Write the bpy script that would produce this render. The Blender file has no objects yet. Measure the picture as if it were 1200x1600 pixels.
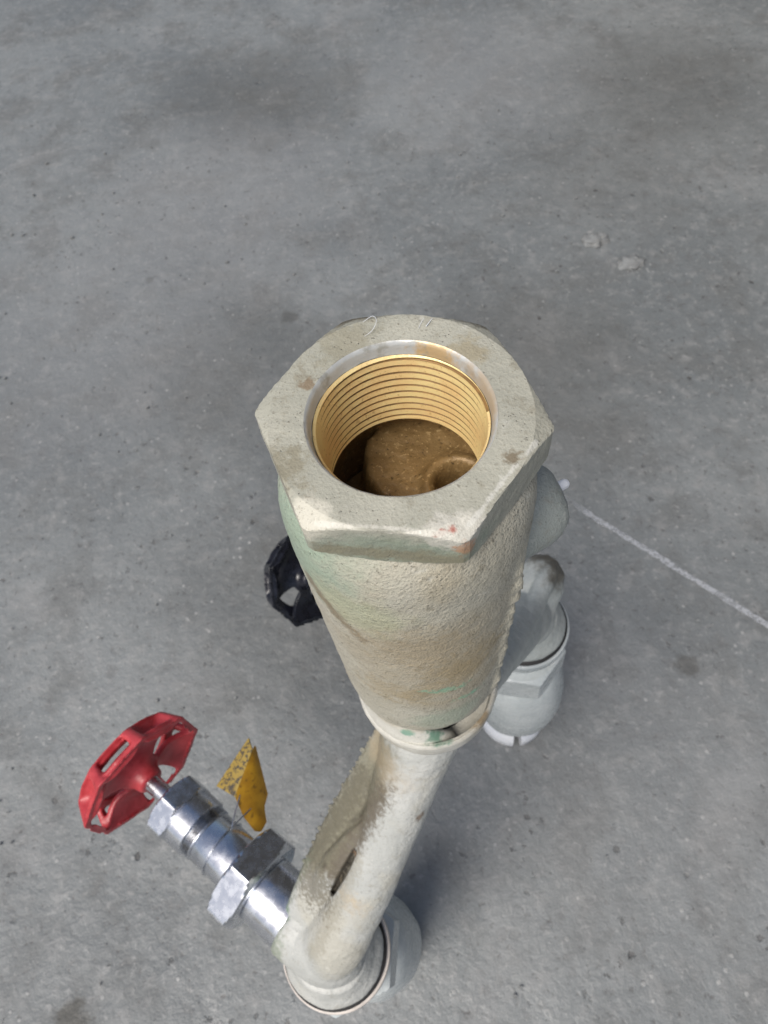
import bpy, bmesh, math, random
import numpy as np
from mathutils import Vector, Matrix, noise
random.seed(7)
S = 0.001                                   # everything is modelled in millimetres
sc = bpy.context.scene
col = sc.collection
pi = math.pi

# ------------------------------------------------------------------ camera
FPX = 1164.0
cd = bpy.data.cameras.new('camera')
cam = bpy.data.objects.new('camera', cd); col.objects.link(cam)
cd.sensor_fit = 'HORIZONTAL'; cd.sensor_width = 36.0
cd.lens = 36.0 * FPX / 1200.0
cd.clip_start = 0.005; cd.clip_end = 60.0
dn = Vector((100.0, 660.0, FPX)).normalized()          # straight down, seen from the lens (x right, y down, z ahead)
fw = (Vector((0, 0, 1)) - dn * dn.z).normalized()
rt = fw.cross(-dn)
R3 = Matrix(((rt.x, -rt.y, -rt.z), (fw.x, -fw.y, -fw.z), (-dn.x, dn.y, dn.z)))
CAMPOS = Vector((-5.8, -72.6, 610.0))
cam.matrix_world = Matrix.Translation(CAMPOS * S) @ R3.to_4x4()
cd.dof.use_dof = True; cd.dof.focus_distance = 0.142; cd.dof.aperture_fstop = 60.0
sc.camera = cam

# ------------------------------------------------------------------ sky and sun
SUN_EL, SUN_AZ = math.radians(56), math.radians(224)   # azimuth clockwise from +y
w = bpy.data.worlds.new("World"); sc.world = w; w.use_nodes = True
wn = w.node_tree.nodes; wl = w.node_tree.links
sky = wn.new('ShaderNodeTexSky'); sky.sky_type = 'NISHITA'; sky.sun_disc = False
sky.sun_elevation = SUN_EL; sky.sun_rotation = SUN_AZ
sky.air_density = 1.0; sky.dust_density = 4.0; sky.ozone_density = .8
wn['Background'].inputs[1].default_value = 0.055
wl.new(sky.outputs[0], wn['Background'].inputs[0])
sd = bpy.data.lights.new('sun', 'SUN'); sd.energy = 1.4; sd.angle = math.radians(32); sd.color = (1.0, .97, .925)
sun = bpy.data.objects.new('sun', sd); col.objects.link(sun)
sv = Vector((math.sin(SUN_AZ) * math.cos(SUN_EL), math.cos(SUN_AZ) * math.cos(SUN_EL), math.sin(SUN_EL)))
sun.rotation_euler = sv.to_track_quat('Z', 'Y').to_euler()
sc.view_settings.view_transform = 'Standard'; sc.view_settings.look = 'None'
sc.view_settings.exposure = 1.0; sc.view_settings.gamma = 1.0

# ------------------------------------------------------------------ material helpers
class NT:
    def __init__(s, name):
        s.m = bpy.data.materials.new(name); s.m.use_nodes = True
        s.t = s.m.node_tree; s.n = s.t.nodes; s.l = s.t.links
        s.b = s.n['Principled BSDF']; s.co = s.n.new('ShaderNodeTexCoord').outputs['Object']
    def _in(s, sock, v):
        if isinstance(v, bpy.types.NodeSocket): s.l.new(v, sock)
        elif v is not None:
            if sock.type == 'RGBA' and len(v) == 3: v = (*v, 1)
            sock.default_value = v
    def noise(s, scale, detail=3, rough=.55, co=None, dist=0.0):
        n = s.n.new('ShaderNodeTexNoise'); s._in(n.inputs['Vector'], co or s.co)
        n.inputs['Scale'].default_value = scale; n.inputs['Detail'].default_value = detail
        n.inputs['Roughness'].default_value = rough; n.inputs['Distortion'].default_value = dist
        return n.outputs['Fac']
    def voro(s, scale, co=None, rnd=1.0):
        n = s.n.new('ShaderNodeTexVoronoi'); s._in(n.inputs['Vector'], co or s.co)
        n.inputs['Scale'].default_value = scale; n.inputs['Randomness'].default_value = rnd
        return n.outputs['Distance']
    def vorocol(s, scale):
        n = s.n.new('ShaderNodeTexVoronoi'); s._in(n.inputs['Vector'], s.co)
        n.inputs['Scale'].default_value = scale
        return n.outputs['Color']
    def ramp(s, v, a, b, lo=0.0, hi=1.0):
        n = s.n.new('ShaderNodeMapRange'); s._in(n.inputs[0], v)
        for i, x in zip((1, 2, 3, 4), (a, b, lo, hi)): n.inputs[i].default_value = x
        n.interpolation_type = 'SMOOTHSTEP'
        return n.outputs[0]
    def math(s, op, a, b=0.0, clamp=False):
        n = s.n.new('ShaderNodeMath'); n.operation = op; n.use_clamp = clamp
        s._in(n.inputs[0], a); s._in(n.inputs[1], b); return n.outputs[0]
    def mix(s, f, a, b, mode='MIX'):
        n = s.n.new('ShaderNodeMix'); n.data_type = 'RGBA'; n.blend_type = mode
        s._in(n.inputs[0], f); s._in(n.inputs[6], a); s._in(n.inputs[7], b); return n.outputs[2]
    def mapping(s, loc=(0, 0, 0), rot=(0, 0, 0), scale=(1, 1, 1)):
        n = s.n.new('ShaderNodeMapping'); s.l.new(s.co, n.inputs[0])
        n.inputs[1].default_value = loc; n.inputs[2].default_value = rot; n.inputs[3].default_value = scale
        return n.outputs[0]
    def spot(s, c, r, soft=.6, wob=.5, nscale=300, stretch=None):
        """a patch of its own shape round a point (mm)"""
        v = s.n.new('ShaderNodeVectorMath'); v.operation = 'SUBTRACT'; s.l.new(s.co, v.inputs[0])
        v.inputs[1].default_value = tuple(x * S for x in c)
        o = v.outputs[0]
        if stretch:
            k = s.n.new('ShaderNodeVectorMath'); k.operation = 'MULTIPLY'; s.l.new(o, k.inputs[0]); k.inputs[1].default_value = stretch; o = k.outputs[0]
        d = s.n.new('ShaderNodeVectorMath'); d.operation = 'LENGTH'; s.l.new(o, d.inputs[0])
        n = s.noise(nscale, 4, .65)
        dd = s.math('ADD', s.math('DIVIDE', d.outputs['Value'], r * S), s.math('MULTIPLY', s.math('SUBTRACT', n, .5), wob * 2))
        return s.ramp(dd, 1 - soft * .5, 1 + soft * .5, 1, 0)
    def seg(s, a, b, r, soft=.6, wob=.5, nscale=300, zs=1.0):
        """a streak along the segment a-b (mm)"""
        a = Vector(a) * S; b = Vector(b) * S; ab = b - a
        v = s.n.new('ShaderNodeVectorMath'); v.operation = 'SUBTRACT'; s.l.new(s.co, v.inputs[0]); v.inputs[1].default_value = a
        vo = v.outputs[0]
        if zs != 1.0:
            k0 = s.n.new('ShaderNodeVectorMath'); k0.operation = 'MULTIPLY'; s.l.new(vo, k0.inputs[0]); k0.inputs[1].default_value = (1, 1, zs); vo = k0.outputs[0]
            ab = Vector((ab.x, ab.y, ab.z * zs))
        d = s.n.new('ShaderNodeVectorMath'); d.operation = 'DOT_PRODUCT'; s.l.new(vo, d.inputs[0]); d.inputs[1].default_value = ab / ab.length_squared
        t = s.math('MULTIPLY', d.outputs['Value'], 1.0, True)
        k = s.n.new('ShaderNodeVectorMath'); k.operation = 'SCALE'; k.inputs[0].default_value = ab; s.l.new(t, k.inputs['Scale'])
        e = s.n.new('ShaderNodeVectorMath'); e.operation = 'DISTANCE'; s.l.new(vo, e.inputs[0]); s.l.new(k.outputs[0], e.inputs[1])
        n = s.noise(nscale, 4, .65)
        dd = s.math('ADD', s.math('DIVIDE', e.outputs['Value'], r * S), s.math('MULTIPLY', s.math('SUBTRACT', n, .5), wob * 2))
        return s.ramp(dd, 1 - soft * .5, 1 + soft * .5, 1, 0)
    def bump(s, h, strength=.5, dist=.001, prev=None):
        n = s.n.new('ShaderNodeBump'); n.inputs['Strength'].default_value = strength; n.inputs['Distance'].default_value = dist
        s._in(n.inputs['Height'], h)
        if prev: s.l.new(prev, n.inputs['Normal'])
        return n.outputs[0]
    def done(s, color, rough=.5, metal=0.0, normal=None, spec=None, coat=None):
        s._in(s.b.inputs['Base Color'], color); s._in(s.b.inputs['Roughness'], rough); s._in(s.b.inputs['Metallic'], metal)
        if normal: s.l.new(normal, s.b.inputs['Normal'])
        if spec is not None: s._in(s.b.inputs['Specular IOR Level'], spec)
        if coat is not None: s.b.inputs['Coat Weight'].default_value = coat
        return s.m
    def z(s):
        n = s.n.new('ShaderNodeSeparateXYZ'); s.l.new(s.co, n.inputs[0]); return n.outputs['Z']

# ------------------------------------------------------------------ mesh helpers (mm in, metres out)
def mesh_obj(name, verts, faces, mat, parent=None, smooth=True, sharp=None):
    me = bpy.data.meshes.new(name)
    me.from_pydata([(v[0] * S, v[1] * S, v[2] * S) for v in verts], [], faces)
    bm = bmesh.new(); bm.from_mesh(me); bmesh.ops.recalc_face_normals(bm, faces=bm.faces); bm.to_mesh(me); bm.free()
    me.materials.append(mat)
    if smooth:
        me.polygons.foreach_set('use_smooth', [True] * len(me.polygons))
        if sharp: me.set_sharp_from_angle(angle=math.radians(sharp))
    o = bpy.data.objects.new(name, me); col.objects.link(o)
    if parent: o.parent = parent
    return o

class MB:
    def __init__(s): s.v = []; s.f = []
    def grid(s, rows, closed=True, cap0=False, cap1=False):
        b = len(s.v); n = len(rows[0])
        for r in rows: s.v.extend(r)
        for i in range(len(rows) - 1):
            for j in range(n if closed else n - 1):
                k = (j + 1) % n
                s.f.append((b + i * n + j, b + i * n + k, b + (i + 1) * n + k, b + (i + 1) * n + j))
        if cap0: s.f.append(tuple(b + j for j in range(n))[::-1])
        if cap1: s.f.append(tuple(b + (len(rows) - 1) * n + j for j in range(n)))
        return s
    def rfun(s, rows, M=None, n=48, cap0=True, cap1=True):
        """rows: list of (z, r) with r a number or a function of theta"""
        out = []
        for z, r in rows:
            ring = []
            for j in range(n):
                t = 2 * pi * j / n; rr = r(t) if callable(r) else r
                p = Vector((rr * math.cos(t), rr * math.sin(t), z))
                ring.append(tuple(M @ p) if M else tuple(p))
            out.append(ring)
        return s.grid(out, True, cap0, cap1)
    def tube(s, pts, rad, n=20, M=None, flat=None):
        """sweep along a smooth curve through pts; flat=(direction, factor) squashes the section"""
        P = [Vector(p) for p in pts]; m = len(P); out = []
        fine = []; fr = []
        for i in range(m - 1):
            p0, p1, p2, p3 = P[max(i - 1, 0)], P[i], P[i + 1], P[min(i + 2, m - 1)]
            for k in range(6):
                t = k / 6
                fine.append(.5 * ((2 * p1) + (p2 - p0) * t + (2 * p0 - 5 * p1 + 4 * p2 - p3) * t * t + (3 * p1 - p0 - 3 * p2 + p3) * t ** 3))
                u = t * t * (3 - 2 * t); fr.append(rad[i] * (1 - u) + rad[i + 1] * u)
        fine.append(P[-1]); fr.append(rad[-1])
        up = None
        for i, p in enumerate(fine):
            d = (fine[min(i + 1, len(fine) - 1)] - fine[max(i - 1, 0)]).normalized()
            if up is None: up = d.orthogonal().normalized()
            up = (up - d * up.dot(d)).normalized(); sd_ = d.cross(up)
            ring = []
            for j in range(n):
                a = 2 * pi * j / n; off = up * math.cos(a) * fr[i] + sd_ * math.sin(a) * fr[i]
                if flat: fd = flat[0]; off = off - fd * off.dot(fd) * (1 - flat[1])
                q = p + off; ring.append(tuple(M @ q) if M else tuple(q))
            out.append(ring)
        return s.grid(out, True, True, True)
    def ellipsoid(s, c, ax, n=20):
        """ax: three half-axis vectors"""
        c = Vector(c); A = [Vector(a) for a in ax]; out = []
        for i in range(1, n // 2):
            ph = pi * i / (n // 2); ring = []
            for j in range(n):
                t = 2 * pi * j / n
                ring.append(tuple(c + A[0] * math.sin(ph) * math.cos(t) + A[1] * math.sin(ph) * math.sin(t) + A[2] * math.cos(ph)))
            out.append(ring)
        return s.grid(out, True, True, True)
    def build(s, name, mat, parent=None, smooth=True, sharp=35): return mesh_obj(name, s.v, s.f, mat, parent, smooth, sharp)

def frame(origin, axis, ref=(0, 0, 1)):
    """matrix whose local z runs along axis"""
    z = Vector(axis).normalized(); x = Vector(ref); x = (x - z * x.dot(z))
    if x.length < 1e-4: x = z.orthogonal()
    x.normalize(); y = z.cross(x)
    return Matrix.Translation(Vector(origin)) @ Matrix(((x.x, y.x, z.x), (x.y, y.y, z.y), (x.z, y.z, z.z))).to_4x4()

def hexr(af, rot=0.0, rnd=.0):
    h = af / 2
    def f(t):
        a = ((t - rot) % (pi / 3)) - pi / 6
        return min(h / math.cos(a), h / math.cos(pi / 6) - rnd)
    return f
def hex_rows(z0, z1, af, rot, ch=2.2, steps=4):
    """a hexagon nut's outline with both ends turned to a chamfer"""
    f = hexr(af, rot, .25); rf = af / 2 * .96
    def lim(d): return lambda t: min(f(t), rf + d * 1.75)
    rows = [(z0, rf)]
    for i in range(1, steps + 1): rows.append((z0 + ch * i / steps, lim(ch * i / steps)))
    for i in range(steps, 0, -1): rows.append((z1 - ch * i / steps, lim(ch * i / steps)))
    rows.append((z1, rf)); return rows

def fbm(p, sc_, oct=3): return noise.fractal(Vector(p) * sc_, 1.0, 2.0, oct)
def roughen(o, amp, scale, oct=3, seed=0.0):
    """uneven cast surface: push vertices along their normals (mm)"""
    me = o.data; off = Vector((seed, seed * 1.7, 0))
    nrm = [v.normal.copy() for v in me.vertices]
    for v, nv in zip(me.vertices, nrm): v.co += nv * (fbm(v.co / S + off, scale, oct) * amp * S)
def remesh(o, voxel, smooth=4):
    m = o.modifiers.new('r', 'REMESH'); m.mode = 'VOXEL'; m.voxel_size = voxel * S; m.use_smooth_shade = True
    k = o.modifiers.new('s', 'SMOOTH'); k.iterations = smooth; k.factor = .5
    dg = bpy.context.evaluated_depsgraph_get(); me = bpy.data.meshes.new_from_object(o.evaluated_get(dg))
    old = o.data; mats = list(old.materials); o.modifiers.clear(); o.data = me; me.name = o.name
    if not me.materials: me.materials.append(mats[0])
    me.polygons.foreach_set('use_smooth', [True] * len(me.polygons))

def tag(o, label=None, cat=None, group=None, kind=None):
    for k, v in (('label', label), ('category', cat), ('group', group), ('kind', kind)):
        if v: o[k] = v
    return o
def empty(name, loc=(0, 0, 0)):
    o = bpy.data.objects.new(name, None); col.objects.link(o); o.location = Vector(loc) * S; o.empty_display_size = .02; return o

# ------------------------------------------------------------------ materials
def m_concrete():
    t = NT('concrete')
    big = t.noise(3.2, 4, .6); mid = t.noise(14, 5, .62); warp = t.noise(60, 4, .6); fine = t.noise(170, 4, .65); grain = t.noise(520, 2, .6)
    c = t.mix(t.ramp(big, .36, .64), (.140, .152, .154), (.198, .211, .211))
    c = t.mix(t.ramp(mid, .46, .66, 0, .6), c, (.118, .122, .118))
    c = t.mix(t.ramp(t.noise(7, 4, .65, dist=.6), .55, .70, 0, .5), c, (.24, .245, .243))
    c = t.mix(t.ramp(warp, .50, .72, 0, .45), c, (.275, .275, .268))
    c = t.mix(t.ramp(warp, .46, .28, 0, .40), c, (.110, .108, .104))
    c = t.mix(t.ramp(fine, .57, .70, 0, .5), c, (.32, .32, .31))
    c = t.mix(t.ramp(fine, .41, .28, 0, .75), c, (.07, .068, .065))
    c = t.mix(t.ramp(grain, .60, .75, 0, .30), c, (.36, .36, .35))
    pits = t.ramp(t.math('ADD', t.voro(26), t.math('MULTIPLY', t.math('SUBTRACT', fine, .5), .22)), .075, .03); pick = t.ramp(t.noise(11, 2), .52, .60)
    pit = t.math('MULTIPLY', pits, pick)
    c = t.mix(t.math('MULTIPLY', pit, .75), c, (.045, .042, .040))
    # stains and pale blotches; the broad dark ones near the object paint in its shade
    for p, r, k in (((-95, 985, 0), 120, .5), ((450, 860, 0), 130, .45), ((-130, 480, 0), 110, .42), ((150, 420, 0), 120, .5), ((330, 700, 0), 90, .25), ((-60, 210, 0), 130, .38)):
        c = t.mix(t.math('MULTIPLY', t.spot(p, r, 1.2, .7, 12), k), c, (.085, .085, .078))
    for p, r, k in (((221, 90, 0), 9, .75), ((-276, -90, 0), 12, .85), ((-240, 640, 0), 5, .6), ((-78, 545, 0), 9, .5)):
        c = t.mix(t.math('MULTIPLY', t.spot(p, r, .8, 1.0, 90), k), c, (.055, .053, .045))
    for p, r, k in (((-150, 760, 0), 150, .4), ((210, 950, 0), 130, .4), ((-330, 560, 0), 160, .3), ((150, 20, 0), 130, .25)):
        c = t.mix(t.math('MULTIPLY', t.spot(p, r, 1.4, .8, 10), k), c, (.25, .256, .258))
    p2 = t.math('MULTIPLY', t.ramp(t.math('ADD', t.voro(85), t.math('MULTIPLY', t.math('SUBTRACT', t.noise(260, 3, .7), .5), 1.1)), .20, .05), t.ramp(t.noise(23, 3, .6), .52, .62))
    c = t.mix(t.math('MULTIPLY', p2, .6), c, (.075, .073, .070)); pit = t.math('MAXIMUM', pit, t.math('MULTIPLY', p2, .6))
    g2 = t.math('MULTIPLY', t.ramp(t.voro(110), .22, .12), t.ramp(t.noise(31, 3, .6), .54, .62))
    c = t.mix(t.math('MULTIPLY', g2, .55), c, (.36, .36, .35)); warp = t.math('ADD', warp, t.math('MULTIPLY', g2, .25))
    h = t.math('ADD', t.math('MULTIPLY', fine, .55), t.math('MULTIPLY', warp, .7))
    h = t.math('ADD', h, t.math('MULTIPLY', grain, .12))
    h = t.math('SUBTRACT', h, t.math('MULTIPLY', pit, .8))
    return t.done(c, t.ramp(mid, .3, .7, .42, .62), 0, t.bump(h, .55, .003), .6)
def m_paint(name, base, alt, bumpd=.0006, spots=(), rough=.5, fine=900, dirt=.5, base2=None, pits=0):
    """old thick paint over cast metal"""
    t = NT(name)
    n1 = t.noise(45, 4, .6); n2 = t.noise(220, 4, .65); n3 = t.noise(fine, 3, .6)
    c = t.mix(t.ramp(n1, .35, .65), base, alt)
    if base2: c = t.mix(t.ramp(t.noise(28, 3), .48, .62, 0, .8), c, base2)
    c = t.mix(t.ramp(n2, .56, .72, 0, dirt), c, (.22, .19, .13))
    c = t.mix(t.ramp(n2, .40, .28, 0, .35), c, (.66, .66, .60))
    c = t.mix(t.ramp(n3, .62, .72, 0, dirt * 1.1), c, (.10, .085, .06))
    for f, k, cc in spots:
        c = t.mix(t.math('MULTIPLY', f(t), k), c, cc)
    n4 = t.noise(fine * 2.2, 2, .5)
    h = t.math('ADD', t.math('ADD', t.math('MULTIPLY', n3, .8), t.math('MULTIPLY', n2, .5)), t.math('MULTIPLY', n4, .45))
    c = t.mix(t.ramp(n4, .58, .72, 0, dirt * .8), c, (.19, .165, .115))
    if pits:
        pv = t.math('MULTIPLY', t.ramp(t.voro(pits), .24, .06), t.ramp(t.noise(130, 4, .7), .50, .66))
        c = t.mix(t.math('MULTIPLY', pv, .55), c, (.15, .12, .08)); h = t.math('SUBTRACT', h, t.math('MULTIPLY', pv, 1.0))
    return t.done(c, t.ramp(n2, .3, .7, rough - .08, rough + .15), 0, t.bump(h, .8, bumpd), .4)
SP = lambda *a, **k: (lambda t: t.spot(*a, **k))
SG = lambda *a, **k: (lambda t: t.seg(*a, **k))
GREEN = (.20, .36, .27); DGREEN = (.10, .22, .15); DIRT = (.075, .062, .042); WHITE = (.74, .74, .69); COPPER = (.50, .23, .11)

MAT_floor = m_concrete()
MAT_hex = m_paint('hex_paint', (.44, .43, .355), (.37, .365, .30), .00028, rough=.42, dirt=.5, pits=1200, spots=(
    (SP((-5, -20, 503), 13, .8, .6, 260, stretch=(.8, 1.5, 2.6)), .75, (.22, .27, .205)),
    (SG((-7.5, 28.4, 507), (17.9, 21.8, 507), 2.6, .9, 1.2, 300), .92, (.085, .07, .05)),
    (SG((-19, 19, 507), (-7.5, 28.4, 507), 2.2, .9, 1.2, 300), .85, (.10, .085, .06)),
    (SG((18.5, 21.0, 507), (24.5, 1, 507), 1.7, .9, 1.2, 300), .7, (.15, .13, .09)),
    (SP((20, 10, 505), 17, .8, .6, 200, stretch=(1.2, 1, 1)), .2, (.20, .20, .17)),
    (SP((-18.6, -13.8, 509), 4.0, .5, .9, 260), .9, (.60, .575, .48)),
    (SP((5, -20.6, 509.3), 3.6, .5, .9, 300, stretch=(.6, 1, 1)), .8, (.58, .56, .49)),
    (SG((1.6, -20.6, 510), (4.2, -20.0, 510), .75, .8, 1.3, 700), .85, (.36, .08, .05)),
    (SP((6.3, -21.8, 505.5), 1.9, .8, 1.7, 620), .8, (.44, .24, .13)),
    (SG((-17, -16.5, 502), (5, -21, 502), 2.0, 1.2, 1.5, 420), .65, (.20, .165, .10)),
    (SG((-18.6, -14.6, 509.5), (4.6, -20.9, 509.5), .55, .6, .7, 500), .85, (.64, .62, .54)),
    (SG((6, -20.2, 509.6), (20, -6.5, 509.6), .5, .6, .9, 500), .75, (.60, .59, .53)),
    (SP((-21, -4, 508.5), 4, 1.0, 1.6, 420), .6, (.22, .19, .12)),
    (SP((-8, 20, 510), 5, 1.2, 1.7, 420), .45, (.25, .22, .14)),
    (SP((13, 14, 510), 3.2, .7, 1.2, 420), .6, (.30, .25, .15)),
    (SP((-15.6, 12.3, 510), 1.2, 1.0, 1.9, 700), .8, (.20, .14, .08)),
    (SP((15.6, -8.9, 510), 1.3, 1.0, 1.9, 700), .8, (.16, .12, .07)),
))
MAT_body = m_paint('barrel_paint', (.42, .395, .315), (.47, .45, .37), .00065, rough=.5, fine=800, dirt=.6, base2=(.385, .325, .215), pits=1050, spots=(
    (SP((-23, -6, 491), 14, 1.2, .8, 160), .7, (.27, .38, .29)),
    (SP((-14, -18, 478), 9, .9, .8, 200), .6, (.40, .42, .27)),
    (SG((-22, -9, 479), (-15, -19.5, 464), 2.0, 1.2, 1.7, 420), .75, (.19, .145, .09)),
    (SP((3, -22, 405), 9, 1.2, 1.2, 190), .45, (.28, .38, .28)),
    (SG((-3, -24, 434), (9, -22, 430), 1.6, .7, 1.9, 620), .85, (.22, .46, .31)),
    (SG((6, -23, 420), (13, -20, 417), 1.8, .7, 1.9, 620), .85, (.20, .48, .32)),
    (SP((8, -22, 446), 9, 1.2, 1.6, 420), .5, (.36, .27, .13)),
    (SP((-12, -21, 430), 8, 1.2, 1.7, 420), .5, (.34, .26, .14)),
    (SP((-2, -24, 462), 10, 1.2, 1.6, 520), .45, (.30, .23, .13)),
    (SP((0, -23, 455), 20, 1.2, .8, 120), .35, (.34, .26, .15)),
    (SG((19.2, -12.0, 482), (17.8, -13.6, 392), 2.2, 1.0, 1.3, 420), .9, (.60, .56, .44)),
))
MAT_yoke = m_paint('yoke_paint', (.50, .505, .475), (.42, .43, .405), .00045, rough=.40, dirt=.30, fine=500, base2=(.44, .425, .36), spots=(
    (SG((-22, -15, 318), (-50, -38, 284), 7.5, 1.0, .9, 200, zs=.3), .75, (.23, .21, .15)),
    (SG((-23, -24, 310), (-47, -43, 282), 5.5, 1.1, 1.5, 420, zs=.25), .9, (.12, .10, .07)),
    (SP((-57, -47, 268), 11, 1.2, 2.2, 620), .75, (.13, .115, .08)),
    (SG((-18.5, -22.3, 313), (-36.5, -29.5, 292), 1.4, .8, .6, 300, zs=.2), .95, (.03, .025, .018)),  # crease dirt and undercut shade painted along the pad edge
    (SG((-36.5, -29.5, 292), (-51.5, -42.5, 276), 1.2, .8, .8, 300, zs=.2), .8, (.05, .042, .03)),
    (SG((-37.2, -40.4, 289), (-49.6, -52.0, 272), 1.5, .6, .5, 260, zs=.15), .97, (.03, .026, .02)),  # slot's crease shade and dirt painted in
    (SG((-20, -7.5, 318), (-53, -34, 280), 8.5, 1.1, 1.2, 300, zs=.25), .8, (.19, .18, .125)),
    (SG((-30, -17, 305), (-56, -37, 272), 5, 1.2, 1.9, 520, zs=.25), .7, (.11, .10, .07)),
    (SG((-58, -36, 264), (-76, -51, 243), 4, 1.1, 1.6, 420, zs=.4), .75, (.15, .17, .115)),
    (SG((-77, -54, 240), (-82, -72, 228), 4, 1.1, 1.7, 420, zs=.4), .65, (.19, .23, .16)),
    (SG((-36, -44, 290), (-62, -72, 250), 3, 1.2, 1.9, 520, zs=.3), .5, (.30, .28, .22)),
    (SP((-15, -12, 325), 11, .9, .8, 160), .6, (.36, .29, .19)),
    (SP((-34, -41, 291), 3.2, .7, .9, 300), .6, (.36, .22, .13)),
    (SP((-39, -54, 277), 6, .9, .9, 240), .7, (.46, .37, .24)),
    (SP((-8, -36, 312), 3.4, .6, .9, 300), .85, (.16, .10, .06)),
    (SP((-6, -31, 322), 2.2, .6, .9, 300), .7, (.16, .11, .07)),
    (SP((-76, -52, 245), 5, 1.1, 1.8, 420), .75, (.16, .24, .17)),
    (SP((-84, -64, 236), 7, 1.0, 1.2, 300), .6, (.22, .25, .19)),
))
MAT_ring = m_paint('ring_paint', (.60, .59, .53), (.50, .48, .41), .0003, rough=.40, dirt=.25, spots=(
    (SP((1, -21, 377), 4.5, .8, 1.2, 320), .9, DGREEN), (SP((-9, -19, 379), 2.2, .6, 1.0, 320), .9, GREEN),
    (SG((-16, -12, 381), (4, -20, 381), 2.4, 1.0, .9, 260), .6, (.40, .35, .24)), (SP((14, -15, 373), 4, .8, 1.0, 320), .8, (.24, .17, .09)),))
MAT_pale = m_paint('pale_paint', (.55, .585, .58), (.45, .49, .49), .00025, rough=.27, dirt=.10, fine=400)
MAT_white = m_paint('white_plastic', (.78, .80, .82), (.72, .75, .80), .0001, rough=.25, dirt=.05)
def simple(name, c, rough=.4, metal=0.0, bump=0.0, var=.15, sc_=120):
    t = NT(name); n = t.noise(sc_, 4, .6)
    cc = t.mix(t.ramp(n, .3, .7), tuple(x * (1 - var) for x in c), tuple(min(1, x * (1 + var)) for x in c))
    return t.done(cc, t.ramp(n, .3, .7, max(.03, rough - .06), rough + .08), metal, t.bump(n, bump, .0006) if bump else None)
MAT_chrome = simple('plated_steel', (.64, .66, .70), .24, 1.0, .025, .04, 260)
MAT_gap = simple('dark_gasket', (.018, .017, .016), .6)
MAT_pink = simple('bare_joint_ring', (.55, .50, .45), .4, 0.0, .1)
def m_red():
    t = NT('red_paint'); n = t.noise(120, 4, .6); f = t.noise(500, 3, .6)
    c = t.mix(t.ramp(n, .35, .68), (.39, .032, .040), (.50, .058, .068))
    c = t.mix(t.ramp(f, .60, .74, 0, .6), c, (.16, .012, .014))
    return t.done(c, .38, 0, t.bump(t.math('ADD', n, t.math('MULTIPLY', f, .4)), .4, .0008), .5)
MAT_red = m_red()
MAT_black = simple('black_paint', (.010, .011, .017), .28, 0, .25, .4, 150)
def m_brass():
    t = NT('brass_thread'); n = t.noise(150, 4, .6); f = t.noise(1500, 3, .6)
    c = t.mix(t.ramp(n, .35, .65), (.95, .76, .36), (.90, .65, .30))
    c = t.mix(t.ramp(f, .58, .70, 0, .5), c, (.50, .30, .11))
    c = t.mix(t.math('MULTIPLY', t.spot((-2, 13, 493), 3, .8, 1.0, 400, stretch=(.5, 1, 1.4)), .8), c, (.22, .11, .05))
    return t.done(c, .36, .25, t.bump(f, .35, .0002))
MAT_brass = m_brass()
MAT_root = simple('shaded_thread_root', (.24, .135, .045), .5, .3, .1, .3, 300)  # darker colour paints in the shade of the thread grooves
def m_chamfer():
    t = NT('worn_chamfer'); n = t.noise(190, 4, .6)
    c = t.mix(t.spot((8, 17, 507.6), 4, 1.0, 1.5, 520), (.52, .53, .51), (.55, .40, .22))
    c = t.mix(t.math('MULTIPLY', t.ramp(n, .52, .64), .7), c, (.30, .29, .24))
    c = t.mix(t.math('MULTIPLY', t.spot((15, 5, 507.6), 6, 1.2, 1.4, 400), .7), c, (.48, .36, .22))
    return t.done(c, .36, .25, t.bump(n, .4, .0006))
MAT_chamfer = m_chamfer()
def m_bore():
    t = NT('rusty_bore'); n = t.noise(200, 4, .6); f = t.noise(1100, 3, .6)
    c = t.mix(t.ramp(n, .35, .65), (.20, .125, .048), (.27, .175, .072))
    c = t.mix(t.ramp(f, .58, .67, 0, .75), c, (.46, .32, .15))
    c = t.mix(t.ramp(f, .40, .30, 0, .7), c, (.05, .03, .014))
    return t.done(c, .45, .2, t.bump(t.math('ADD', t.math('MULTIPLY', n, .4), f), .5, .0004))
MAT_bore = m_bore()

# ------------------------------------------------------------------ concrete floor
def ground():
    n = 220; x0, x1, y0, y1 = -1700, 1800, -900, 2600
    xs = np.linspace(-1, 1, n); g = lambda a, lo, hi, c: [c + (hi - c if u > 0 else c - lo) * (abs(u) ** 1.7) * (1 if u > 0 else -1) for u in a]
    X = g(xs, x0, x1, 40); Y = g(xs, y0, y1, 150)
    V = []
    for y in Y:
        for x in X:
            d = 1.0 if (abs(x - 40) < 1300 and abs(y - 150) < 1300) else .3
            V.append((x, y, d * (1.1 * fbm((x, y, 0), .012, 3) + .5 * fbm((x, y, 5), .06, 2)) - 1.2))
    F = [(j * n + i, j * n + i + 1, (j + 1) * n + i + 1, (j + 1) * n + i) for j in range(n - 1) for i in range(n - 1)]
    # ground sheet reaches far beyond the frame
    b = len(V); V += [(-30000, -30000, -2.5), (30000, -30000, -2.5), (30000, 30000, -2.5), (-30000, 30000, -2.5)]; F.append((b, b + 1, b + 2, b + 3))
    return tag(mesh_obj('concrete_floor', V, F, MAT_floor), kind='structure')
floor = ground()
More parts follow.
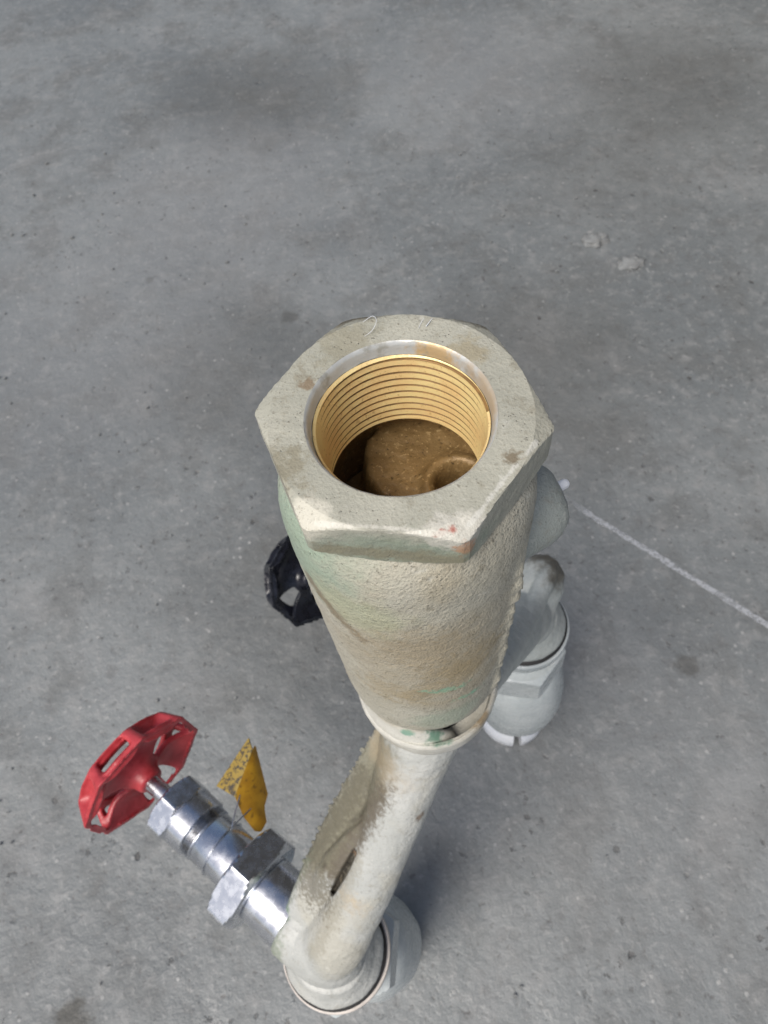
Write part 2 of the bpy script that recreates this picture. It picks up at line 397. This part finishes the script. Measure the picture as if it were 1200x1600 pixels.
def chalk():
    t = NT('chalk'); n = t.noise(260, 4, .7); n2 = t.noise(40, 3)
    m = t.done((.55, .57, .60), .8)
    mixn = t.n.new('ShaderNodeMixShader'); tr = t.n.new('ShaderNodeBsdfTransparent'); out = t.n['Material Output']
    f = t.ramp(t.math('ADD', n, t.math('MULTIPLY', n2, .30)), .40, .78, .0, .55)
    fade = t.spot((150, 275, 0), 36, 1.6, .3, 40)
    f = t.math('MULTIPLY', f, t.math('SUBTRACT', 1.0, fade))
    t.l.new(f, mixn.inputs[0]); t.l.new(tr.outputs[0], mixn.inputs[1]); t.l.new(t.b.outputs[0], mixn.inputs[2]); t.l.new(mixn.outputs[0], out.inputs[0])
    A, B = Vector((160, 265, 0)), Vector((420, -22, 0)); d = (B - A).normalized(); p = Vector((-d.y, d.x, 0)); V = []; N = 150
    for i in range(N + 1):
        c = A.lerp(B, i / N) + p * (1.2 * fbm((i, 0, 0), .09, 2)); w_ = 2.7 + 1.0 * fbm((i, 9, 0), .5, 3)
        V += [tuple(c + p * w_ + Vector((0, 0, .6))), tuple(c - p * w_ + Vector((0, 0, .6)))]
    F = [(2 * i, 2 * i + 1, 2 * i + 3, 2 * i + 2) for i in range(N)]
    mesh_obj('chalk_line', V, F, m, floor)
chalk()

# ------------------------------------------------------------------ unseen dark wall, added for the plated parts to mirror
def reflection_wall():
    d = Vector((.80, .60, 0)); tv = Vector((-.60, .80, 0)); c = d * 1900; m = MB()
    def box(t0, t1, d0, d1, z0, z1):
        q = [c + tv * t + d * e for t, e in ((t0, d0), (t1, d0), (t1, d1), (t0, d1))]
        m.grid([[tuple(p + Vector((0, 0, z))) for p in q] for z in (z0, z1)], True, True, True)
    box(-3200, 1500, 0, 220, -5, 3400); box(-3240, 1540, -30, 250, 3402, 3480); box(-3200, 1500, -25, -2, -5, 320)
    t = NT('dark_render'); n = t.noise(3, 5, .6); f = t.noise(40, 3, .6)
    mt = t.done(t.mix(t.ramp(n, .3, .7), (.035, .034, .033), (.055, .053, .050)), .85, 0, t.bump(f, .5, .004))
    return tag(m.build('wall', mt), kind='structure')
reflection_wall()

# ------------------------------------------------------------------ the valve manifold
root = empty('valve_manifold', (0, 0, 0))
tag(root, 'weathered cast relief valve manifold with hexagonal threaded socket standing on the concrete', 'valve manifold')
HEXROT = math.radians(-14.7)
HOFF = Vector((-.7, 3.0, 0))                          # the casting leans a little: its top stands off the ring's centre
def hex_socket():
    Z1, Z0 = 510.0, 499.4; n = 300
    f = hexr(44.6, HEXROT, .35)
    rows = [(Z0, 20.0)]
    for z in [Z0 + .05] + list(np.linspace(Z0 + .4, Z1 - .01, 34)):
        rows.append((z, (lambda d, e: lambda t: min(f(t), 22.3 + d * 1.75, 22.35 + e * 2.0))(Z1 - z, z - Z0)))
    rows += [(Z1, (lambda r: lambda t: min(r, f(t) - .12))(r)) for r in (22.2, 21.3)] + [(Z1, r) for r in (20.3, 19.0, 17.8, 16.9, 16.25)]
    m = MB().rfun(rows, Matrix.Translation(HOFF), n=n, cap0=False, cap1=False)
    o = m.build('hex_socket', MAT_hex, root, sharp=18)
    me = o.data
    nrm = [v.normal.copy() for v in me.vertices]
    for v, nv in zip(me.vertices, nrm):                  # dents and paint build-up
        p = v.co / S
        v.co += nv * ((.14 * fbm(p, .25, 3) + .05 * fbm(p, 1.1, 2)) * S)
    return o
hexo = hex_socket()
def bore():
    n = 160
    MO = Matrix.Translation(HOFF)
    ch = [(510.0, 16.25), (509.8, 15.95), (509.2, 15.65), (508.2, 15.5), (507.4, 15.25)]
    c = MB().rfun(ch, MO, n=n, cap0=False, cap1=False).build('socket_chamfer', MAT_chamfer, root, sharp=60)
    roughen(c, .08, .5, 3)
    # helical thread
    z0, z1, pitch, spp = 507.4, 489.5, 1.78, 20; rows = []
    N = int((z0 + pitch - z1) / pitch * spp) + 1
    for i in range(N + 1):
        ph = 1 - (i % spp) / spp; ring = []
        for j in range(n + 1):
            t = 2 * pi * j / n; z = max(z1, min(z0, z0 + pitch - pitch * i / spp - pitch * j / n))
            g = .26 * ph / .66 if ph < .66 else (.26 + 1.2 * (ph - .66) / .10 if ph < .76 else (1.46 if ph < .92 else 1.46 * (1 - (ph - .92) / .08)))
            fade = min(1, (z0 - z) / 1.2) * min(1, (z - z1) / .6)
            r = 14.65 - .022 * (z0 - z) + g * fade + .5 * max(0, 1 - (z0 - z) / .5)
            ring.append((HOFF.x + r * math.cos(t), HOFF.y + r * math.sin(t), z))
        rows.append(ring)
    th = MB().grid(rows, False).build('female_thread', MAT_brass, root, sharp=None)
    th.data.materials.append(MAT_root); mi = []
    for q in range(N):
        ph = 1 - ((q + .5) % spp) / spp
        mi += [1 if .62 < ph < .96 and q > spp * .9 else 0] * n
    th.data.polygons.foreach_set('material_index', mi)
    # wider chamber below the thread and its floor with a seat hole
    MB().rfun([(489.5, 14.35), (489.0, 15.8), (488.6, 18.4), (480, 18.6), (470, 18.6)], MO, n=72, cap0=False, cap1=False).build('chamber_wall', MAT_bore, root, sharp=40)
    V = []; F = []; nr, na = 36, 96; hc = Vector((10.2, 1.2))
    for i in range(nr + 1):
        for j in range(na):
            r = 18.6 * i / nr; t = 2 * pi * j / na; p = Vector((r * math.cos(t), r * math.sin(t)))
            d = (p - hc).length; z = 482.5 + .16 * fbm((p.x, p.y, 0), .5, 3)
            z += 1.5 * math.exp(-((d - 6.0) / 1.5) ** 2)
            q = (p - Vector((6.7, 10.0))).length - 14.0 - .6 * fbm((p.x, p.y, 4), .3, 2)
            if q > 0: z -= min(13, q * 7)  # floor cut deep on the left: the bore's shadow put into the shape
            if d < 4.6: z -= min(9, (4.6 - d) * 6)
            V.append((HOFF.x + p.x, HOFF.y + p.y, z))
    for i in range(nr):
        for j in range(na): F.append((i * na + j, i * na + (j + 1) % na, (i + 1) * na + (j + 1) % na, (i + 1) * na + j))
    mesh_obj('chamber_floor', V, F, MAT_bore, root)
bore()
def barrel():
    prof = [(499.5, 19.0), (499.4, 20.6), (498.8, 21.5), (497.8, 22.3), (496, 23.2), (493, 24.1), (489, 24.5)]
    zs = list(np.linspace(485, 396.5, 90)); prof += [(z, 24.6 - 1.7 * ((485 - z) / 89) ** 1.1) for z in zs]
    prof += [(394, 22.6), (391.5, 22.0), (389.3, 21.1), (387.5, 20.0), (386.0, 18.7), (385, 17.2), (384.4, 14.0)]
    n = 200; rows = []
    for z, r in prof:
        ring = []
        for j in range(n):
            t = 2 * pi * j / n; a = (t - math.radians(-37) + pi) % (2 * pi) - pi
            rr = r
            if 392 < z < 486:                            # cast parting line on the right
                k = min(1, (486 - z) / 12, (z - 392) / 6)
                w_ = .095 + .03 * fbm((z, 0, 3), .16, 2)
                rr += k * max(.1, .7 + 1.3 * fbm((z, a * 24, 1), .30, 4)) * math.exp(-(a / w_) ** 2)
                rr += k * .7 * math.exp(-((a - .12) / .06) ** 2) * max(0, fbm((z, 7, 1), .22, 2))
            if r > 19.4: rr += .16 * fbm((r * math.cos(t), r * math.sin(t), z), .35, 3) + .12 * fbm((r * math.cos(t), r * math.sin(t), z), .09, 2)
            kz = (z - 361) / 149
            ring.append((rr * math.cos(t) + HOFF.x * kz - .6 * (1 - kz), rr * math.sin(t) + HOFF.y * kz, z))
        rows.append(ring)
    MB().grid(rows, True).build('barrel', MAT_body, root, sharp=None)
barrel()
def side_boss():
    d = Vector((33, 12.5, 0)).normalized(); M = frame((0, 0, 459.5), d)
    rows = [(15, 11.3), (24, 11.2), (29, 10.9), (32, 10.2), (34, 8.9), (35.2, 7.0), (35.8, 4.2), (36, 2.6)]
    o = MB().rfun(rows, M, 60).build('side_boss', m_paint('boss_paint', (.36, .385, .355), (.31, .335, .31), .0004, rough=.45, dirt=.35), root, sharp=50)
    roughen(o, .3, .2, 3)
    MB().rfun([(35, 1.15), (38.4, 1.25), (39.6, 1.2), (40.2, .8)], M @ Matrix.Translation((0, 0, 0)), 20).build('plug_pin', MAT_white, root)
side_boss()
def ring():
    rows = [(343, 13), (346, 15.5), (350, 18.0), (355, 20.6), (360, 22.0), (365, 22.6), (370.5, 22.9), (372.4, 22.8), (373.2, 22.1), (372.8, 21.2), (370, 20.9), (366, 20.7), (364, 20.4), (363.5, 12)]
    o = MB().rfun(rows, n=120, cap0=False, cap1=True).build('socket_ring', MAT_ring, root, sharp=50)
    roughen(o, .25, .22, 3)
    MB().rfun([(362, 15.8), (386, 15.8)], n=64).build('inner_sleeve', MAT_gap, root)
    # hardened paint bridging the joint at the front left
    out = []
    for i in range(61):
        t = math.radians(140 + 150 * i / 60); k = min(1, i / 6, (60 - i) / 22); w_ = .35 * fbm((i * .4, 3, 0), .5, 3)
        kz = .15; ox, oy = HOFF.x * kz - .5, HOFF.y * kz
        out.append([(r * math.cos(t) + ox * (1 - q), r * math.sin(t) + oy * (1 - q), 366 + (zz - 366) * k ** .6 + .5 * fbm((i * .5, r, 0), .5, 2))
                    for r, zz, q in ((17.5, 366, 0), (18.2 + w_, 385.0, 0), (19.6 + w_, 384.2, 0), (20.5 + w_, 379.5, .4), (21.5, 374.8, .9), (22.2, 373.0, 1), (21.5, 368, 1))])
    MB().grid(out, False).build('paint_fillet', MAT_ring, root, sharp=None)
ring()

EP = Vector((-62.0, -73.0, 0)); VD = Vector((-.70, .714, 0)).normalized()
MAT_gap2 = MAT_gap
def arm(sgn):
    """one half of the wishbone: neck, tube, rib, raised pad, elbow, valve socket"""
    m = MB(); E = EP * sgn; u = E.normalized(); v = Vector((-.762, .647, 0))      # v points to the valve side
    P = lambda a, b, z: u * a + v * b + Vector((0, 0, z))
    if sgn > 0: m.rfun([(330, 13.5), (338, 16.5), (345, 18.5), (351, 20.2)], n=48)
    m.tube([P(-2, 0, 348), P(6, -1, 335), P(24, -3, 312), P(46, -5, 290), P(68, -5, 266), P(86, -3, 244), P(92 if sgn > 0 else 95.8, 0, 229)], [15.5, 15.2, 12.4, 11.4, 12.0, 13.8, 15.0], 28)
    # web: a plate from the tube out to the valve side, lower than the tube's crown
    TA = (-2, 6, 24, 46, 68, 86, 96); TZ = (348, 335, 312, 290, 266, 244, 228)
    zt = lambda a: float(np.interp(a, TA, TZ))
    rows = []
    for i in range(25):
        a = 6 + 84 * i / 24; be = float(np.interp(a, (6, 19, 34, 51, 65, 80, 93), (12.5, 16.0, 18.4, 20.5, 21.9, 22.3, 23))); z = zt(a); wl = float(np.interp(a, (20, 60, 85), (0, 1.5, 4.5)))
        rows.append([tuple(P(a, b, z + d)) for b, d in ((-6, 7), (2, 7.0 + wl), (be - 5, 5.2 + wl), (be - 1.2, 3.6 + .6 * wl), (be, 1.4 + .4 * wl), (be - .5, -2.5), (be - 4, -6), (0, -9), (-6, -6))])
    m.grid(rows, True, True, True)
    # raised pad running slantwise down the crown, with steep sides
    sp = [(30, -4.2, 1.0), (36, -2.4, 3.0), (43, .6, 4.2), (53, 5.2, 5.0), (63, 8.8, 5.2), (72, 9.8, 5.2), (79, 9.2, 4.2), (84, 7.6, 2.0)]
    rows = []
    for i in range(33):
        k = i / 32 * (len(sp) - 1); q = min(int(k), len(sp) - 2); k -= q
        a, b, hw = (sp[q][j] * (1 - k) + sp[q + 1][j] * k for j in range(3)); z = zt(a) - 2
        e = math.sin(pi * min(1, max(0, i / 32))) ** .35
        rows.append([tuple(P(a, b + hw * x, z + h)) for x, h in ((-1.0, 0), (-1.0, 6 + 5.2 * e), (-.72, 6 + 7.4 * e), (0, 6 + 8.2 * e), (.72, 6 + 7.0 * e), (1.0, 6 + 4.8 * e), (1.02, 0))])
    m.grid(rows, True, True, True)
    # elbow and flared skirt
    m.ellipsoid(P(92.0, 3.0 if sgn > 0 else .5, 228), (u * (16.5 if sgn > 0 else 17.5), v * (20.5 if sgn > 0 else 18.0), Vector((0, 0, 19.5))), 32)
    if sgn < 0:                                          # capped boss on the back of the far elbow
        m.tube([P(88, 0, 236), P(103, -1, 247), P(112, -1.5, 253), P(117, -2, 256)], [16.5, 14, 10.5, 3.5], 24)
        m.tube([P(20, -12, 322), P(52, -11, 292), P(84, -7, 262), P(106, -4, 258), P(113, -4, 258)], [4, 4.5, 5, 5.5, 3], 14)
    m.rfun([(207.5, 22.8), (210.5, 23.4), (212.5, 22.6), (217, 19.8), (224, 17.0)], Matrix.Translation(E + (Vector((2.6, 1.2, 0)) if sgn > 0 else Vector((.6, 0, 0)))), 64)
    # valve socket
    vd = VDIR[sgn]; M = frame(E + (Vector((2.2, 2.2, 229)) if sgn > 0 else Vector((0, 0, 229))), vd)
    m.rfun([(-9, 6), (-6, 11), (0, 15.0), (10, 16.8), (17, 16.9), (19.0, 16.3), (20.0, 14.5)], M, 48)
    return m
TIP2 = Vector((-71.5, 159.5, 132.0))
VDIR = {1: VD, -1: (TIP2 - (-EP + Vector((0, 0, 229)))).normalized()}
for sgn in (1, -1):
    o = arm(sgn).build('wishbone_arm', MAT_yoke if sgn > 0 else m_paint('far_arm_paint', (.47, .49, .46), (.40, .43, .41), .0003, rough=.4, dirt=.25, spots=((SP((72, 93, 258), 9, .9, .8, 140), .9, (.10, .09, .07)), (SP((78, 80, 258), 10, .9, .8, 160), .9, (.10, .09, .07)))), root)
    remesh(o, .65, 5); roughen(o, .30, .12, 3, 3.0 * sgn); roughen(o, .13, .6, 2, 5.0)
    if sgn > 0: o['label'] = 'near dirty white wishbone arm'
    if sgn > 0:                                          # a narrow slot cast between the pad and the tube
        u = EP.normalized(); v = Vector((-.762, .647, 0)); A = Vector((54.5, 2.0)); B = Vector((72.0, 4.2)); L = B - A
        for vt in o.data.vertices:
            p = vt.co / S
            if p.z < 250: continue
            q = Vector((p.dot(u), p.dot(v))); k = (q - A).dot(L) / L.length_squared
            if 0 <= k <= 1:
                w_ = .4 + .8 * math.sin(pi * k); dd = (q - A - L * k).length
                if dd < w_ + .8: vt.co.z -= 4.0 * S * min(1, max(0, (w_ + .8 - dd) / .9))
    # rough cast teeth along the rib's outer edge
    u = (EP * sgn).normalized(); v = Vector((-.762, .647, 0)); t = MB(); random.seed(3)
    for i in range(26):
        k = i / 25; a = 12 + 56 * k; b = float(np.interp(a, (6, 19, 34, 51, 65, 80), (12.5, 16.0, 18.4, 20.5, 21.9, 22.3))) - .3; z = float(np.interp(a, (6, 24, 46, 68), (335, 312, 290, 266))) + 2.8
        c = u * a + v * b + Vector((0, 0, z + random.uniform(-.3, .3)))
        c = c + u * random.uniform(-.7, .7) - v * random.uniform(0, .9); r = random.choice((.35, .55, .7, .8, 1.0)); t.ellipsoid(c, (u * r, v * r * 1.4, Vector((0, 0, r))), 8)
    b_ = t.build('cast_beads', MAT_yoke, root); b_['kind'] = 'stuff'

def stack(sgn):
    """joint ring, nut, relief valve bonnet and foot below an elbow"""
    E = EP * sgn + (Vector((2.6, 1.2, 0)) if sgn > 0 else Vector((.6, 0, 0)))
    tilt = Matrix.Rotation(math.radians(-3.2), 4, 'Y')
    def T(z): return Matrix.Translation(E + Vector((0, 0, 207))) @ tilt @ Matrix.Translation((0, 0, -207))
    M = T(0)
    MB().rfun([(204.6, 22.5), (206, 24.5), (207.0, 24.6), (208.0, 23.6), (208.6, 21)], M, 64).build('joint_gasket', MAT_gap, root)
    o = MB().rfun([(193.5, 20), (195, 24.0), (197, 25.4), (203.0, 26.0), (205.0, 25.7), (205.5, 24.6), (205.5, 22)], M, 72).build('joint_ring', MAT_pink if sgn > 0 else MAT_pale, root, sharp=45)
    MB().rfun([(160, 18.0), (195, 18.6)], M, 48).build('inlet_neck', MAT_pale, root)
    MB().rfun(hex_rows(137 if sgn < 0 else 164, 170 if sgn < 0 else 191, 47 if sgn < 0 else 50, .75 if sgn < 0 else .30, 3.4), M, 120).build('union_nut', MAT_pale, root, sharp=25)
    # rounded relief valve body
    prof = [(137.5, 19.5), (136, 21.5), (132, 24.5), (124, 27.2), (112, 29.6), (94, 31.4), (74, 31.6), (54, 29.8), (38, 26.6), (24, 22.5), (16, 20)]
    o = MB().rfun([(z, r * (.93 if sgn > 0 else 1)) for z, r in prof], M, 72).build('relief_body', MAT_pale, root, sharp=60); roughen(o, .7, .06, 2, 11 * sgn)
    # plastic foot, a broken ring
    f = MB()
    for a0, a1 in ((-175, -100), (-86, -30), (-15, 60), (80, 170)):
        outer = []
        for i in range(13):
            t = math.radians(a0 + (a1 - a0) * i / 12); q = []
            for r, z in ((17, 2), (24.5, 0), (25.6, 3), (25, 14), (22, 20), (17, 20)):
                q.append(tuple(E + Vector((8.5, 0, 0)) + Vector((r * math.cos(t), r * math.sin(t), z))))
            outer.append(q)
        f.grid(outer, True, True, True)
    f.build('foot_cap', MAT_white, root, sharp=40)
for s_ in (1, -1): stack(s_)

def wheel(mat, parent, M):
    """cast octagonal handwheel: dished face with windows, side wall with finger pockets, narrower outer end"""
    n = 160; c8 = lambda t: math.cos(pi / 8) / math.cos(((t + pi / 8) % (pi / 4)) - pi / 8)
    def octo(R, t, sharp): return R * ((1 - sharp) * .96 + sharp * c8(t + pi / 8) * .985 + .012 * sharp * math.cos(8 * t + pi))
    RB = [octo(36.8, 2 * pi * j / n, 1.0) for j in range(n)]; RA = [octo(31.0, 2 * pi * j / n, .35) for j in range(n)]
    rows = []; kinds = []
    face = [0, .1, .2, .3, .4, .5, .6, .7, .8, .9, 1.0]
    for k in face: rows.append([(8.6 + (RB[j] - 8.6) * k, 2.2 + 4.2 * math.sin(pi * min(1, k * 1.15)) * (1 if k < .87 else (1 - k) / .13) - 1.6 * k) for j in range(n)])
    wall = [.12, .25, .375, .5, .625, .75, .88, 1.0]
    for k in wall:
        ring = []
        for j in range(n):
            t = 2 * pi * j / n; side = abs(((t % (pi / 4)) / (pi / 4)) * 2 - 1)          # 1 at the corners
            pocket = max(0, 1 - (side / .80) ** 4) * math.sin(pi * min(1, k * 1.02)) ** .6
            ring.append((RB[j] + (RA[j] - RB[j]) * k - 6.0 * pocket, .6 + 12.6 * k))
        rows.append(ring)
    for k in (.3, .65, 1.0): rows.append([(RA[j] - 8 * k, 13.2 + 1.0 * k) for j in range(n)])
    V = []; F = []
    for r in rows:
        for j, (q, z) in enumerate(r): t = 2 * pi * j / n; V.append(tuple(M @ Vector((q * math.cos(t), q * math.sin(t), z))))
    for i in range(len(rows) - 1):
        for j in range(n):
            sidx = int(j // (n / 8)); w_ = (j % (n // 8) + .5) / (n / 8)
            inwin = False
            if i < 10:                                                        # windows in the face
                k = (i + .5) / 10
                inwin = sidx in (2, 4, 6) and .12 < k < .93 and abs(w_ - .5) < .46
            elif i < 18:                                                      # an opening through the side wall
                k = (i - 10 + .5) / 8
                inwin = (sidx == 0 and .22 < k < .86 and abs(w_ - .5) < .33) or (sidx in (2, 3, 4, 5, 6) and .1 < k < .92 and abs(w_ - .5) < .40)
            if inwin: continue
            k2 = (j + 1) % n; F.append((i * n + j, i * n + k2, (i + 1) * n + k2, (i + 1) * n + j))
    o = mesh_obj('handwheel', V, F, mat, parent, sharp=None)
    sm = o.modifiers.new('t', 'SOLIDIFY'); sm.thickness = 3.1 * S; sm.offset = -1
    dg = bpy.context.evaluated_depsgraph_get(); me = bpy.data.meshes.new_from_object(o.evaluated_get(dg)); o.modifiers.clear()
    hub = MB().rfun([(-4.5, 5.8), (-3.8, 6.8), (0, 7.6), (3, 9.2), (5, 9.4), (6.5, 8.0), (7, 5)], M, 32)
    hv = [Vector(v) * S for v in hub.v]; b0 = len(me.vertices)
    vv = [tuple(v.co) for v in me.vertices] + [tuple(v) for v in hv]; ff = [tuple(p.vertices) for p in me.polygons] + [tuple(i + b0 for i in f) for f in hub.f]
    me2 = bpy.data.meshes.new('handwheel'); me2.from_pydata(vv, [], ff); me2.materials.append(mat); o.data = me2
    bm = bmesh.new(); bm.from_mesh(me2); bmesh.ops.recalc_face_normals(bm, faces=bm.faces); bm.to_mesh(me2); bm.free()
    remesh(o, .6, 9); return o

def needle_valve(sgn, L, colmat, spin):
    E = EP * sgn + Vector((2.2, 2.2, 229) if sgn > 0 else (0, 0, 229)); d = VDIR[sgn]; M = frame(E, d); x = L   # x: extra reach of the open stem
    b = MB().rfun([(15, 13), (17, 15.6), (38, 15.6), (38.6, 15.0)], M, 56).build('needle_valve', MAT_chrome, root, sharp=35)
    MB().rfun(hex_rows(38.5, 53.0, 43.0, .0, 3.0), M, 150).build('bonnet_nut', MAT_chrome, b, sharp=22)
    MB().rfun([(52, 11.5), (53, 13.4), (54, 13.4), (54.6, 12.9), (74 + x, 12.9), (75.4 + x, 12.0)], M, 48).build('bonnet', MAT_chrome, b, sharp=35)
    rr = []
    for i in range(5): rr += [(75.2 + x + i * .9, 11.6), (75.55 + x + i * .9, 13.4), (75.8 + x + i * .9, 13.4)]
    MB().rfun(rr + [(79.8 + x, 11.5)], M, 48).build('bonnet_thread', MAT_chrome, b, sharp=30)
    MB().rfun([(79.6 + x, 13.0), (80.4 + x, 14.4), (89.4 + x, 14.6), (90.2 + x, 13.6)], M, 48).build('gland_collar', MAT_chrome, b, sharp=35)
    MB().rfun(hex_rows(90 + x, 101.5 + x, 29.0, .0, 2.0), M, 120).build('gland_nut', MAT_chrome, b, sharp=22)
    MB().rfun([(99 + x, 4.5), (124 + x * 1.4, 4.5)], M, 28).build('stem', MAT_chrome, b, sharp=35)
    return b, M
b1, M1 = needle_valve(1, 0, MAT_red, 0)
w1 = wheel(MAT_red, b1, M1 @ Matrix.Translation((0, 0, 120)) @ Matrix.Rotation(math.radians(-22.5), 4, 'Z')); w1['label'] = 'red handwheel'
b2, M2 = needle_valve(-1, 38, MAT_black, 0)
w2 = wheel(MAT_black, b2, M2 @ Matrix.Translation((0, 0, 178)) @ Matrix.Rotation(math.radians(-22.5), 4, 'Z')); w2['label'] = 'black handwheel'

# ------------------------------------------------------------------ yellow tag on the valve
def tag_obj():
    t = NT('yellow_card'); n = t.noise(160, 4, .6)
    c = t.mix(t.ramp(n, .35, .65), (.40, .215, .012), (.30, .15, .009))
    c = t.mix(t.ramp(t.noise(420, 3), .60, .70, 0, .7), c, (.12, .06, .01))
    card = t.done(c, .45)
    t = NT('printed_card'); mp = t.mapping(rot=(0, 0, 0), scale=(1, 1, 1)); n = t.noise(520, 2, .7)
    c = t.mix(t.ramp(n, .44, .60), (.36, .25, .055), (.075, .062, .045))
    prn = t.done(c, .5)
    r = empty('hang_tag', (-92, 8, 205)); tag(r, 'folded yellow tag with faded dark print hanging beside the red-wheeled valve', 'tag')
    o = Vector((-92, 8, 205))
    def sheet(name, pts, m):
        # pts: rows of points; gives the sheet 0.6 mm of thickness
        V = []; F = []; nr = len(pts); nc = len(pts[0])
        for side in (0, 1):
            for row in pts:
                for p in row: V.append(Vector(p) - o + Vector((.5, -.4, -.45)) * side)
        k = nr * nc
        for i in range(nr - 1):
            for j in range(nc - 1):
                a = i * nc + j; F += [(a, a + 1, a + nc + 1, a + nc), (k + a, k + a + nc, k + a + nc + 1, k + a + 1)]
        ed = [(j, j + 1) for j in range(nc - 1)] + [((nr - 1) * nc + j, (nr - 1) * nc + j + 1) for j in range(nc - 1)] + [(i * nc, (i + 1) * nc) for i in range(nr - 1)] + [(i * nc + nc - 1, (i + 1) * nc + nc - 1) for i in range(nr - 1)]
        F += [(a, b, b + k, a + k) for a, b in ed]
        mesh_obj(name, V, F, m, r, sharp=30)
    def lerp(a, b, k): return Vector(a).lerp(Vector(b), k)
    def along(pts, k):
        pts = [Vector(p) for p in pts]; L = [(pts[i + 1] - pts[i]).length for i in range(len(pts) - 1)]; d = k * sum(L)
        for i, l in enumerate(L):
            if d <= l or i == len(L) - 1: return pts[i].lerp(pts[i + 1], min(1, d / l))
            d -= l
    # printed flap: narrow strip from the tip to the lower left
    rows = []
    for i in range(9):
        k = i / 8; a = lerp(TIP, LB, k); b = lerp(TAGL[0], TAGL[1], k)
        rows.append([lerp(a, b, q / 4) + Vector((0, 0, .5 * math.sin(pi * q / 4))) for q in range(5)])
    sheet('printed_flap', rows, prn)
    rows = []
    for i in range(17):
        k = i / 16; a = along(TAGL, k); b = along(TAGR, k)
        rows.append([lerp(a, b, q / 5) + Vector((.6, .3, 1.6)) * math.sin(pi * q / 5) * math.sin(pi * k) for q in range(6)])
    sheet('blank_flap', rows, card)
    Mw = frame(EP + Vector((2.2, 2.2, 229)), VD); wm = MB(); pts = [Mw @ Vector((13.4 * math.cos(a_), 13.4 * math.sin(a_), 66 + .8 * math.sin(a_))) - o for a_ in np.linspace(.9, .9 + 2 * pi, 22)]
    wm.tube([TAGL[1] - o + Vector((3, 4, -2))] + pts + [TAGL[2] - o + Vector((4, 4, -2))], [.35] * 24, 8)
    wm.build('tie_wire', MAT_chrome, r)
TIP, LB = Vector((-90.1, 25, 235)), Vector((-106.7, 4.2, 235))
TAGL = [Vector(p) for p in ((-88.2, 18.5, 236), (-97.3, -2.5, 237), (-94.7, -11.2, 232), (-90.6, -17.6, 228))]
TAGR = [Vector(p) for p in ((-87.3, 21, 234), (-84.4, -.8, 224), (-86.6, -6.5, 224), (-85.5, -13.9, 225), (-88.3, -17.8, 226))]
tag_obj()

# ------------------------------------------------------------------ loose bits on the floor
def lump(loc, r, label, seed):
    bm = bmesh.new(); bmesh.ops.create_icosphere(bm, subdivisions=4, radius=1)
    for v in bm.verts:
        k = 1 + .45 * noise.fractal(v.co * 1.6 + Vector((seed, 0, 0)), 1, 2, 4)
        v.co = Vector((v.co.x * r[0] * k, v.co.y * r[1] * k, v.co.z * r[2] * k)) * S
    me = bpy.data.meshes.new('cement_lump'); bm.to_mesh(me); bm.free(); me.materials.append(MAT_lump)
    me.polygons.foreach_set('use_smooth', [True] * len(me.polygons))
    o = bpy.data.objects.new('cement_lump', me); col.objects.link(o); o.location = Vector(loc) * S
    return tag(o, label, 'cement lump')
MAT_lump = m_paint('dry_cement', (.235, .245, .243), (.19, .195, .192), .001, rough=.75, dirt=.25)
lump((282, 593, -.8), (15, 10, 4.5), 'larger pale cement lump stuck to the floor beyond the socket', 1)
lump((311, 549, -.8), (14, 11, 4), 'smaller dull cement lump, the nearer of the two on the floor', 4)
def grit():
    random.seed(11); m = MB()
    for i in range(420):
        x = random.uniform(-420, 520); y = random.uniform(-140, 900); r = random.choice((.5, .6, .7, .8, .9, 1.1, 1.5))
        if y > 350: r *= 1.3
        k = [random.uniform(.6, 1.4) for _ in range(3)]
        m.ellipsoid((x, y, .1), (Vector((r * k[0], r * .3, 0)), Vector((-r * .3, r * k[1], 0)), Vector((0, 0, r * k[2] * .8))), 6)
    o = m.build('floor_grit', MAT_lump); tag(o, 'scattered pale grit lying on the concrete floor', 'grit', kind='stuff')
grit()
def fibre():
    m = MB(); m.tube([(-4.4, 24.4, 510.3), (-2.6, 25.0, 510.8), (-2.0, 23.6, 511.0), (-3.0, 21.8, 510.6), (-4.6, 21.0, 510.2)], [.03, .045, .04, .045, .02], 6)
    m.tube([(5.2, 21.0, 510.15), (6.0, 22.4, 510.3), (6.6, 23.2, 510.25)], [.03, .045, .02], 6)
    m.tube([(6.6, 21.2, 510.15), (8.0, 22.8, 510.3)], [.09, .04], 6)
    tag(m.build('lint_fibre', MAT_white), 'white lint fibre clinging to the back of the hexagonal rim', 'lint')
fibre()
